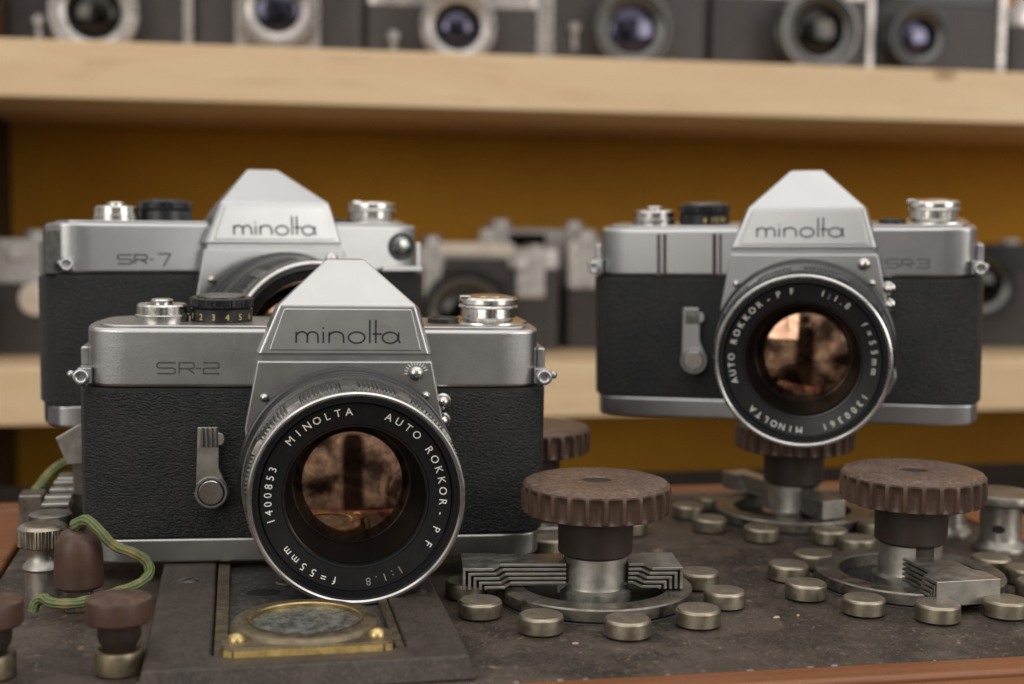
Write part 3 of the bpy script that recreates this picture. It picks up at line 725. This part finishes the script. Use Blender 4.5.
# four borders round a sunk field
z1 = 6.0
cpo('border', frustum(-24.5, -5.8, 330.6, 441, .05, z1, 1.6), 'plate', bevel=.7, seg=3)
cpo('border', frustum(39.6, 57.0, 330.6, 441, .05, z1, 1.6), 'plate', bevel=.7, seg=3)
g = G().box(-8.5, 42, 332.9, 341.5, .1, z1-.06); cpo('border', g, 'plate')
g = frustum(-23, 56, 330.8, 336, .05, z1-.15, 1.6); cpo('front_lip', g, 'plate', bevel=.5, seg=3)
cpo('sunk_field', G().box(-6, 40, 340, 441, .1, 3.9), 'inset')
cpo('edge_strip', G().box(-6.6, -3.1, 341.6, 440, 3.2, 5.5), 'brassdull', bevel=.3)
cpo('edge_strip', G().box(38.2, 40.6, 341.6, 440, 3.2, 5.5), 'brassdull', bevel=.3)
for (x, y) in ((-15, 414), (49.5, 392)):
    sr = cpo('screw', G().lathe([(0, .35), (2.3, .35), (2.9, .05), (3.6, -.12)], AT(x, y, 6.02), 32), 'steelgrey')
    o = cpo('screw_slot', G().box(-2.2, 2.2, -.35, .35, 0, .08, AT(x, y, 6.36) @ Matrix.Rotation(.9, 4, 'Z')), 'blackmatte'); o.parent = sr
cpo('worn_hole', G().lathe([(0, 3.95), (2.2, 3.97), (2.9, 4.05), (3.6, 3.96)], AT(6.5, 405) @ Matrix.Diagonal((1.4, 1, 1, 1)), 24), 'blackmatte')
cpo('rust_washer', G().lathe([(1.2, 4.0), (1.6, 4.4), (3.4, 4.4), (3.9, 4.0)], AT(14, 415), 24), 'brassdull')

bz = thing('window_bezel', 'scratched brass bezel holding an oval dusty glass, below the nearest lens', 'bezel', (16.3, 358, 4.5))
def bzo(name, g, mat, par=bz, **k):
    g.v = [(x-16.3, y-358, z-3.9) for x, y, z in g.v]; return ob(name, g, mat, par, **k)
CXo, CYo = 16.6, 358.6
# plate: rounded corners; hole is covered by raised ring + glass
def rrect(x0, x1, y0, y1, r, n=6):
    p = []
    for cx, cy, a in ((x1-r, y0+r, -90), (x1-r, y1-r, 0), (x0+r, y1-r, 90), (x0+r, y0+r, 180)):
        p += [(cx+r*cos(R(a+90*k/n)), cy+r*sin(R(a+90*k/n))) for k in range(n+1)]
    return p
pl = [(-2.2, 339), (35.2, 339), (37.2, 340.6), (37.6, 343), (37.6, 350)]+[(CXo+19.4*cos(R(a)), CYo+19.4*sin(R(a))) for a in range(-18, 199, 8)]+[(-4.6, 350), (-4.6, 343), (-4.2, 340.6)]
bzo('bezel_plate', G().ext(pl, 2.7, 7.6), 'brassdull', bevel=.3)
# bright scraped front edge strip
g = G(); xs = [-4.2+i*(41.3/60) for i in range(61)]; v = []
for i, x in enumerate(xs):
    e = .25+.35*abs(sin(i*1.7)*sin(i*.61+1)); u = .12*sin(i*2.3)
    d = 0 if 2.6 < x+4.6 and x < 35 else (.9 if (x < -3 or x > 36.6) else .25)
    v += [(x, 338.92+d, 3.6+e), (x, 338.92+d, 7.15+u)]
g.add(v, [(2*i, 2*i+2, 2*i+3, 2*i+1) for i in range(60)])
bzo('scraped_edge', g, 'brassedge')
el = Matrix.Translation((CXo, CYo, 0))
bzo('raised_ring', G().lathe([(14.4, 7.2), (14.5, 8.7), (15.0, 9.0), (18.0, 8.8), (18.8, 8.3), (19.1, 7.6)], el, 96), 'brassdull', bevel=0)
bzo('bright_lip', G().lathe([(14.2, 7.6), (14.1, 8.75), (14.3, 9.02), (14.6, 9.04)], el, 96), 'brass')
bzo('glass', G().lathe([(0, 8.0), (9, 7.95), (14.15, 7.8)], el, 64), 'winglass')
for x, y in ((-1.0, 345.0), (33.6, 344.2)):
    ws = bzo('washer', G().lathe([(0, 7.7), (3.4, 7.75), (3.8, 7.6)], AT(x, y), 32), 'brassdull')
    o = bzo('round_screw', G().lathe([(2.3, 7.7), (2.3, 8.2), (2.0, 9.0), (1.2, 9.7), (0, 9.95)], AT(x, y), 32), 'brass', par=ws)

# ------------------------------------------------------------------ left group
t = thing('knurled_binding_post', 'small nickel post with a knurled screw cap, left edge, beside the brown capsule', 'post', (-57.5, 426.5, 0))
kn = lambda a: .16*(1 if sin(a*46) > 0 else -1)
ob('knurled_cap', G().lathe([(0, 21.6), (5.2, 21.5), (6.6, 21.0), (7.1, 20.4), (7.1, 20.1, 1), (7.1, 15.3, 1), (6.6, 14.9), (4.6, 14.7)], None, 184, kn), 'nickel', t)
ob('stem', G().lathe([(4.8, 15), (4.2, 13.5), (4.0, 12.0), (4.6, 10.4), (5.6, 9.2), (5.9, 8.5), (5.6, 7.8), (5.2, 7.8), (5.2, 0), (0, 0)], None, 48), 'nickel_lite', t)
t = thing('capsule_terminal', 'brown bullet shaped terminal, green cable coming out of its top', 'terminal', (-45.4, 409, 0))
ob('capsule', G().lathe([(0, 23.6), (3.0, 23.4), (4.8, 22.4), (6.1, 20.2), (6.6, 17.6), (6.8, 14), (6.9, 7.4), (6.3, 6.6), (0, 6.6)], None, 64), 'redbrown', t)
ob('foot', G().box(-3.6, 3.6, -4.2, 4.2, 0, 6.2), 'steelgrey', t, bevel=.5)
ob('spout', G().lathe([(0, 25.3), (1.6, 25.2), (2.1, 24.8), (2.3, 23.7)], None, 24), 'brassdull', t)

def spline(P, n=10):
    P = [Vector(p) for p in P]; out = []
    for i in range(len(P)-1):
        p0 = P[max(i-1, 0)]; p1 = P[i]; p2 = P[i+1]; p3 = P[min(i+2, len(P)-1)]
        for k in range(n):
            t_ = k/n
            out.append(.5*((2*p1)+(-p0+p2)*t_+(2*p0-5*p1+4*p2-p3)*t_**2+(-p0+3*p1-3*p2+p3)*t_**3))
    return out+[P[-1]]
path = spline([(-46.2, 408, 24.6), (-42.8, 405.5, 26.6), (-39.4, 403, 24.6), (-35.3, 402.6, 20.0), (-30.2, 403.6, 17.4), (-26.7, 405, 14.6), (-25.5, 404, 11.2), (-28.2, 401, 8.9), (-33.7, 399.0, 7.4), (-39.8, 397.6, 6.0), (-45.9, 397.2, 5.0), (-51.5, 398.6, 5.0), (-54.2, 402, 5.4), (-56.4, 403, 4.2), (-57.2, 402.5, 1.6)], 9)
n = len(path)
rad = [1.5+.08*sin(i*.9)+(.35 if i < 14 else 0)*(1-i/14 if i < 14 else 0) for i in range(n)]
tag(ob('green_cable', G().tube(path, rad, 14, uv=True), 'cable'), 'frayed green cloth cable looping from the brown capsule down across the board', 'cable', 'green cloth cables')
path2 = spline([(-70.4, 505, 8), (-70.4, 507, 15), (-69.4, 510, 16.3), (-66.8, 514, 19.8), (-63.2, 518, 22.4), (-59.4, 520, 23.8), (-53, 521, 24.4), (-46, 520, 18), (-40, 516, 6), (-38, 514, .8)], 9)
tag(ob('green_cable', G().tube(path2, 1.9, 14, uv=True), 'cable'), 'short blurred green cable arching behind the metal blocks at the left edge', 'cable', 'green cloth cables')

def mushroom(x, y, lab):
    t = thing('push_button', lab, 'button', (x, y, 0), None, 'brown push buttons at the front left')
    ob('button_cap', G().lathe([(0, 19.4), (6.4, 19.35), (7.9, 18.9), (8.15, 18.2), (8.15, 13.6), (7.7, 13.0), (5.4, 12.8)], None, 72), 'redbrown', t)
    ob('stem', G().lathe([(5.4, 13.1), (5.35, 9.5), (5.0, 8.2), (4.2, 7.0), (3.8, 5.6)], None, 48), 'bakedark', t)
    ob('brass_base', G().lathe([(3.2, 5.2), (5.2, 6.2), (5.9, 6.0), (6.2, 5.4), (6.2, .5), (5.8, 0), (0, 0)], None, 56), 'brassdull', t)
mushroom(-29.6, 351.0, 'brown capped push button on a dull brass base, right one of the front left pair')
mushroom(-60.4, 352.5, 'brown capped push button cut by the left edge of the picture')
# small crumbs beside the buttons
M['paste'] = plain('dried_paste', (.42, .33, .22), .7)
g = G()
for (x, y, s_) in ((-21.2, 339.4, 1.3), (-24, 338.9, 1.6), (-27.5, 338.7, 1.2), (-18.5, 339, .9), (-19.6, 371, .9), (88, 356, .8), (151, 371, .9), (158, 372, .6)):
    g.lathe([(0, .5*s_), (s_*.7, .4*s_), (s_, 0), (0, -.05)], AT(x, y, 0) @ Matrix.Rotation(x, 4, 'Z') @ Matrix.Diagonal((1.3, .7, 1, 1)), 9)
tag(ob('paste_crumbs', g, 'paste'), 'tiny pale crumbs scattered on the dark panel', 'crumbs', None, 'stuff')

# metal blocks left, blurred
tag(ob('flat_disc_knob', G().lathe([(0, 18.6), (5.6, 18.4), (6.6, 17.8), (6.8, 15.2), (6.2, 14.4), (4, 13.2), (4, .2), (0, .2)], AT(0, 0), 56), 'steelgrey'), 'flat dull metal disc knob behind the knurled post', 'knob').location = (-58.8*S, 455*S, .0004)
tag(ob('metal_block', G().box(-4.6, 3.4, -5, 6, 0, 16.5), 'steelgrey', bevel=.8), 'dull grey metal block at the left edge behind the disc knob', 'block').location = (-69.6*S, 498*S, .0003)
t = thing('stepped_terminal', 'pale stepped metal strips stacked like small stairs beside the nearest camera', 'terminal', (-59.4, 470, 0))
for k, (y, z, x) in enumerate(((-2, 18.9, 0), (4, 20.0, .2), (12, 20.9, .8), (20, 21.9, 1.2))):
    ob('step', G().box(-4+x, 4.8+x, y, y+5.0, z-1.6, z), 'nickel_lite', t, bevel=.5)
ob('base', G().box(-4, 5, -1.5, 22, .4, 17), 'steelgrey', t, bevel=.6)
g = G(); pl = [(0, 0), (6, -1.2), (7.6, 10), (3.2, 11.6), (-2.6, 9.6)]
nn = len(pl)
tp = thing('tilted_tab', 'plain beige metal tab leaning at the left side of the nearest camera', 'tab', (-56.2, 478, 21))
ob('tab', G().ext([(a*1.25, b*1.25) for a, b in [(0, 0), (7, 0), (8.4, 10.2), (3.2, 10.6), (-2.8, 7.0)]], -1, 1, Matrix.Rotation(R(90), 4, 'X') @ AT(0, 9, 0)), 'nickel_lite', tp, bevel=.3)
ob('post', G().box(1.5, 7, 1.2, 7, -20.6, 18), 'steelgrey', tp, bevel=.4)
tag(ob('support_block', G().box(-5, 9, -3, 8, 0, 21), 'nickel_lite', bevel=.8), 'dim brownish metal block behind the stepped strips', 'block').location = (-57.5*S, 503*S, .0003)

# ------------------------------------------------------------------ setting
tag(ob('table_top', G().box(-900, 1400, 215, 753, -60, -30.4), 'table', smooth=False), None, None, None, 'structure')
tag(ob('wall', G().box(-300, 1600, 1250, 1270, -700, 900), 'wall', smooth=False), None, None, None, 'structure')
tag(ob('floor', G().box(-1500, 2200, -1500, 1300, -760, -740), 'walnut', smooth=False), None, None, None, 'structure')
sh = thing('wooden_shelf', 'pale pine shelf plank across the top of the picture', 'shelf', (400, 950, 184.4))
ob('plank', G().box(-587, 1100, 0, 298, 0, 37.0), 'pine', sh, bevel=1.0)
sh = thing('wooden_shelf', 'pale pine shelf plank behind the cameras at mid height', 'shelf', (400, 950, -28.2))
ob('plank', G().box(-587, 1100, 0, 298, 0, 38.0), 'pine', sh, bevel=1.0)
tag(ob('shelf_upright', G().box(-207, -188, 960, 1249, -700, 900), 'walnut', smooth=False), 'dark brown side panel of the shelves at the left edge', 'side panel')

# shelf cameras
def shelf_camera(name_label, x, y, z, yaw, W=120, Hh=74, D=32, r=27, style='chrome', lens_dx=0, lz=32, glass='purple', L=26, top=True, timer=0, strip=0, apron=False, prism=False, rin=.55, body='shelf_black', tzf=.74, grp='old cameras lined up on the upper shelf'):
    t = thing('shelf_camera', name_label, 'camera', (x, y, z), rotz(yaw), grp)
    hw = W/2; chrome = 'shelf_chrome' if 'upper' in grp else 'pale_chrome'
    tz = Hh*tzf
    ob('body', G().ext([(a-hw, b) for a, b in outline(0, W, D, 0, 9)], 4.2, tz), body, t)
    ob('base', G().ext([(a-hw, b) for a, b in outline(0, W, D, 0, 9)], 0, 4.4), 'shelf_black', t, bevel=.8)
    if top:
        ob('top_plate', G().ext([(a-hw, b) for a, b in outline(.5, W-.5, D, 0, 9)], tz-.2, Hh), chrome if style != 'black' else 'black', t, bevel=1.6, seg=3)
        ob('wind_knob', G().lathe([(0, Hh+7), (8, Hh+7), (8.6, Hh+6.4), (8.6, Hh-.2)], AT(-hw+18, D/2), 40), chrome, t)
        ob('rewind_knob', G().lathe([(0, Hh+6), (7, Hh+6), (7.6, Hh+5.4), (7.6, Hh-.2)], AT(hw-18, D/2), 40), chrome, t)
        ob('viewfinder', G().box(-14+lens_dx, 16+lens_dx, -.8, 6, tz+5, Hh-4), 'darkglass', t, bevel=.6)
    if prism:
        ob('prism_housing', G().add([(-22, 0, tz), (22, 0, tz), (22, D, tz), (-22, D, tz), (-16, 2, Hh+6), (16, 2, Hh+6), (14, D-3, Hh+12), (-14, D-3, Hh+12)],
            [(3, 2, 1, 0), (4, 5, 6, 7), (0, 1, 5, 4), (1, 2, 6, 5), (2, 3, 7, 6), (3, 0, 4, 7)]), chrome if style != 'black' else 'black', t, bevel=1.5, seg=3)
    lx = lens_dx; T = FRONT(lx, 0, lz)
    if apron:
        ob('lens_board', G().ext(rrect(lx-r*1.12, lx+r*1.12, lz-r*1.35, lz+r*1.2, 9), 0, 9, FRONT(0, 0, 0) ), chrome, t, bevel=1.2)
    m1 = {'chrome': chrome, 'black': 'black', 'mixed': 'knurl_grey'}[style]
    ln = ob('lens', G().lathe([(r*.9, -.5), (r*.9, L*.35), (r*.82, L*.4), (r*.82, L*.75), (r, L*.78), (r, L-1.2), (r-1.2, L), (r*.86, L), (r*.84, L-2)], T, 80), m1, t)
    ob('filter_ring', G().lathe([(r*.85, L-2), (r*.80, L-1.2), (r*.66, L-2.5), (r*.62, L-3.2)], T, 80), chrome if style == 'chrome' else 'knurl_grey', ln)
    ob('name_ring', G().lathe([(r*.63, L-3), (r*rin*.96, L-6), (r*rin*.86, L-9)], T, 64), 'blacklens', ln)
    rg = r*rin*.88
    ob('glass', G().lathe([(rg*sin(pi/2*k/8), L-9+rg*.25*cos(pi/2*k/8)) for k in range(9)], T, 48), glass, ln, ang=80)
    if timer:
        tx_, tz_ = timer
        tm = ob('self_timer_lever', G().lathe([(0, 5), (3.6, 5), (4.4, 4), (4.4, 0)], FRONT(tx_, 0, tz_), 32).box(tx_-2.2, tx_+2.2, -3, 0, tz_-17, tz_), chrome, t, bevel=.4)
    if strip:
        for sx in ((-1, 1) if strip == 2 else ((1,) if strip > 0 else (-1,))):
            a, b = sorted((sx*(hw-7), sx*(hw-.4)))
            ob('end_strip', G().box(a, b, -1.2, D-5, 0, Hh-2), chrome, t, bevel=1.2)
    return t
UZ = 221.6
YU = 1054
shelf_camera('old camera with a wide polished chrome lens ring, leftmost on the upper shelf', -98, YU, UZ, -3, 134, 82, r=31, lz=29, glass='darkglass', L=22, timer=(-40, 24), strip=1, rin=.55)
shelf_camera('chrome camera with squarish lens board and violet glass, second on the upper shelf', 29, YU, UZ, -3, 127, 80, r=27, lz=36, apron=True, L=22, rin=.80)
shelf_camera('compact chrome camera with a small violet lens, third from left on the upper shelf', 160, YU, UZ, -3, 138, 61, r=28, lz=28.5, L=24, timer=(-46, 22), strip=1, rin=.48)
shelf_camera('dark camera with upright chrome lever beside its round lens, fourth on the upper shelf', 294, YU, UZ, -3, 130, 84, r=30, lz=32, L=20, style='mixed', timer=(-42, 33), rin=.74, glass='purple', strip=-1)
shelf_camera('black camera with a deep stepped metal lens barrel, fifth on the upper shelf', 428, YU, UZ, -3, 134, 84, r=32, lz=35, L=30, style='mixed', rin=.66, strip=1, glass='darkglass', prism=True, lens_dx=12)
shelf_camera('all black camera with a bright violet lens reflection, sixth on the upper shelf', 553, YU, UZ, -3, 112, 84, r=25, lz=34, L=26, style='black', rin=.6, strip=1, prism=True, lens_dx=-28)
shelf_camera('chrome topped camera cut by the right edge on the upper shelf', 664, YU, UZ, -3, 100, 66, r=22, lz=31, L=20, rin=.6)
LZs = 10.0
GL = 'old cameras lined up on the lower shelf'
shelf_camera('pale topped camera with a round dial at its end, leftmost on the lower shelf', -190, 1035, LZs, -4, 130, 82, r=24, lz=34, L=24, tzf=.62, grp=GL)
c = shelf_camera('wide camera with a cream window bar and large dark lens, seen over the nearest camera', 182, 1042, LZs, -6, 118, 84, r=34, lz=28, L=18, style='black', lens_dx=-14, body='shelf_black', rin=.7, glass='darkglass', grp=GL, top=False)
ob('top_plate', G().ext([(a-59, b) for a, b in outline(.5, 117.5, 32, 0, 9)], 62, 78), 'pale_chrome', c, bevel=1.5)
ob('cream_bar', G().box(-34, 22, -3, 2, 72, 82), 'cream', c, bevel=1.5)
ob('dark_window', G().box(-30, 18, -2.4, 2, 52, 70), 'shelf_black', c, bevel=1)
ob('chrome_column', G().box(-46, -32, -4, 2, 34, 80), 'pale_chrome', c, bevel=3, seg=3)
ob('chrome_column', G().box(24, 46, -4, 2, 40, 74), 'pale_chrome', c, bevel=3, seg=3)
ob('glint_ball', G().lathe([(0, 8), (3.4, 7), (5.2, 4.4), (5.6, 0), (5, -2)], FRONT(27, -3, 66), 32), 'ball_glint', c)  # highlight on the chrome, built as a white ball
ob('knob', G().lathe([(0, 9), (7, 8.6), (8, 7), (8, 0)], AT(-39, 14, 78), 32), 'shelf_chrome', c)
ob('knob', G().lathe([(0, 9), (8, 8.6), (9, 7), (9, 0)], AT(40, 14, 72), 32), 'shelf_chrome', c)
shelf_camera('pale plated camera with a white foot, half hidden behind the right hand camera', 298, 1046, LZs, -6, 104, 84, r=20, lz=36, L=18, lens_dx=26, grp=GL, tzf=.56)
shelf_camera('blurred black camera at the right edge of the lower shelf', 615, 1040, LZs, -12, 118, 84, r=27, lz=52, L=30, style='black', lens_dx=-30, grp=GL, glass='darkglass')
shelf_camera('blurred dark camera hidden behind the right hand camera on the lower shelf', 420, 1046, LZs, -12, 120, 74, r=22, lz=36, L=24, grp=GL)
shelf_camera('camera on the lower shelf hidden behind the two left cameras', 15, 1044, LZs, -6, 120, 76, r=22, lz=36, L=24, grp=GL)
shelf_camera('small silver viewfinder camera set back behind its neighbours in the middle gap', 236, 1100, LZs, -6, 96, 92, r=17, lz=40, L=16, lens_dx=-10, grp=GL, tzf=.6, glass='darkglass', strip=2)
shelf_camera('squat pale camera at the right edge, behind the black one on the lower shelf', 690, 1090, LZs, -8, 110, 80, r=20, lz=38, L=16, grp=GL, tzf=.6, glass='darkglass')
shelf_camera('small pale camera between two others, farthest back on the lower shelf', 338, 1110, LZs, -8, 92, 88, r=16, lz=42, L=14, grp=GL, tzf=.62, glass='darkglass')
# the round pale dial of the leftmost lower camera
dobj = G().lathe([(0, 4), (5, 5), (11, 4.4), (12, 3.4), (12, 0)], FRONT(0, 0, 0), 48)
for o in bpy.data.objects:
    if o.get('label', '').startswith('pale topped camera'):
        ob('round_dial', G().lathe([(0, 5), (4, 5), (4.4, 4), (11, 3.6), (12, 2.6), (12, 0)], FRONT(50, 0, 40), 48), 'cream', o)
        ob('glint_ball', G().lathe([(0, 7), (3, 6.4), (4.8, 4), (5, 0)], FRONT(36, 1, 71), 32), 'ball_glint', o)  # white ball put in as a highlight

# ------------------------------------------------------------------ view camera
yaw, pit, rho = math.atan(274/1400), math.atan(130/1400), .0125
f0 = Vector((sin(yaw), cos(yaw), 0)); zz = Vector((0, 0, 1)); rr = Vector((cos(yaw), -sin(yaw), 0))
fw = f0*cos(pit)-zz*sin(pit); uu = zz*cos(pit)+f0*sin(pit)
Rt = rr*cos(rho)+uu*sin(rho); Up = uu*cos(rho)-rr*sin(rho)
cd = bpy.data.cameras.new('view'); cam = bpy.data.objects.new('view', cd); COL.objects.link(cam)
mt = Matrix((Rt, Up, -fw)).transposed().to_4x4(); mt.translation = (0, 0, .115); cam.matrix_world = mt
cd.sensor_width = 36; cd.lens = 36*1400/1024; cd.clip_start = .01; cd.clip_end = 20
cd.dof.use_dof = True; cd.dof.focus_distance = .402; cd.dof.aperture_fstop = 9.8
sc.camera = cam

# ------------------------------------------------------------------ light
def area(name, loc, target, sx, sy, power, col):
    l = bpy.data.lights.new(name, 'AREA'); l.shape = 'RECTANGLE'; l.size = sx; l.size_y = sy; l.energy = power; l.color = col
    o = bpy.data.objects.new(name, l); COL.objects.link(o); o.location = Vector(loc)
    d = Vector(target)-Vector(loc); o.rotation_euler = d.to_track_quat('-Z', 'Y').to_euler(); return o
area('ceiling_lamp', (.05, .1, 1.45), (.15, .5, 0), 2.6, 2.2, 14.5, (1, .98, .955))
area('left_wall_fill', (-1.25, -.9, .62), (.2, .9, .1), 1.1, .9, 9, (1, .965, .92))  # unseen fill light added behind the view to brighten the wall
area('right_wall_fill', (1.45, -.9, .62), (.2, .9, .1), 1.1, .9, 10.5, (1, .965, .92))  # second added fill for the wall, also out of view

w = bpy.data.worlds.new('World'); sc.world = w; w.use_nodes = True
nt = w.node_tree; bg = nt.nodes['Background']
tc = nt.nodes.new('ShaderNodeTexCoord')
def dot(v):
    d = nt.nodes.new('ShaderNodeVectorMath'); d.operation = 'DOT_PRODUCT'; nt.links.new(tc.outputs['Generated'], d.inputs[0]); d.inputs[1].default_value = v; return d.outputs['Value']
def mth(op, a, b=None, cl=False):
    m = nt.nodes.new('ShaderNodeMath'); m.operation = op; m.use_clamp = cl
    for i, q in enumerate((a, b)):
        if q is None: continue
        if hasattr(q, 'is_linked'): nt.links.new(q, m.inputs[i])
        else: m.inputs[i].default_value = q
    return m.outputs[0]
el_ = dot((0, 0, 1))
basec = ramp(nt, mth('MULTIPLY_ADD', el_, .5) if False else mth('ADD', mth('MULTIPLY', el_, .5), .5), [(.0, (.04, .03, .024)), (.36, (.07, .06, .05)), (.47, (.20, .187, .17)), (.70, (.30, .29, .275)), (1., (.62, .61, .595))])
# mottled bright and dark patches painted into the world for the lens reflections
n1 = noise(nt, 1, 4, .6, tc.outputs['Generated'])
n1n = n1.node; n1n.inputs['Scale'].default_value = 5
pat = ramp(nt, n1, [(.42, .22), (.60, 1.75)])
mulc = nt.nodes.new('ShaderNodeMix'); mulc.data_type = 'RGBA'; mulc.blend_type = 'MULTIPLY'; mulc.inputs[0].default_value = 1
nt.links.new(basec, mulc.inputs[6]); nt.links.new(pat, mulc.inputs[7])
# dark figures painted into the world, each aimed at one lens as its reflection
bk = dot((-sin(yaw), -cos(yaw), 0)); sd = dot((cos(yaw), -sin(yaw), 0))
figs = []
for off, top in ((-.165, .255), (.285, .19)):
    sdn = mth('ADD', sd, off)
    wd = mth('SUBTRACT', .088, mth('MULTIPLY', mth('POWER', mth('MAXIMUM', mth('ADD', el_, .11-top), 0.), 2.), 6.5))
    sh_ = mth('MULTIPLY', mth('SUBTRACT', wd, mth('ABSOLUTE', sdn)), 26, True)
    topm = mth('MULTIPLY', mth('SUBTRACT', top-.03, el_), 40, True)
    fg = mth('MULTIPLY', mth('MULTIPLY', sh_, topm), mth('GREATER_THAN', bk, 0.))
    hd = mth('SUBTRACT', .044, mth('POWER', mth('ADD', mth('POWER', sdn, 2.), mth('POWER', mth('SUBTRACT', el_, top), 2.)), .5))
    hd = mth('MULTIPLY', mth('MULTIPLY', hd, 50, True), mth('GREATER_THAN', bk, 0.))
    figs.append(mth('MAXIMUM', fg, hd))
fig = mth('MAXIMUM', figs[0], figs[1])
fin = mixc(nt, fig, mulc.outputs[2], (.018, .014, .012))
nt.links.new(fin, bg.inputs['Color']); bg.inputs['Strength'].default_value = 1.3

sc.view_settings.view_transform = 'Standard'; sc.view_settings.look = 'None'; sc.view_settings.exposure = .28; sc.view_settings.gamma = 1
sc.cycles.use_denoising = True
sc.cycles.max_bounces = 8
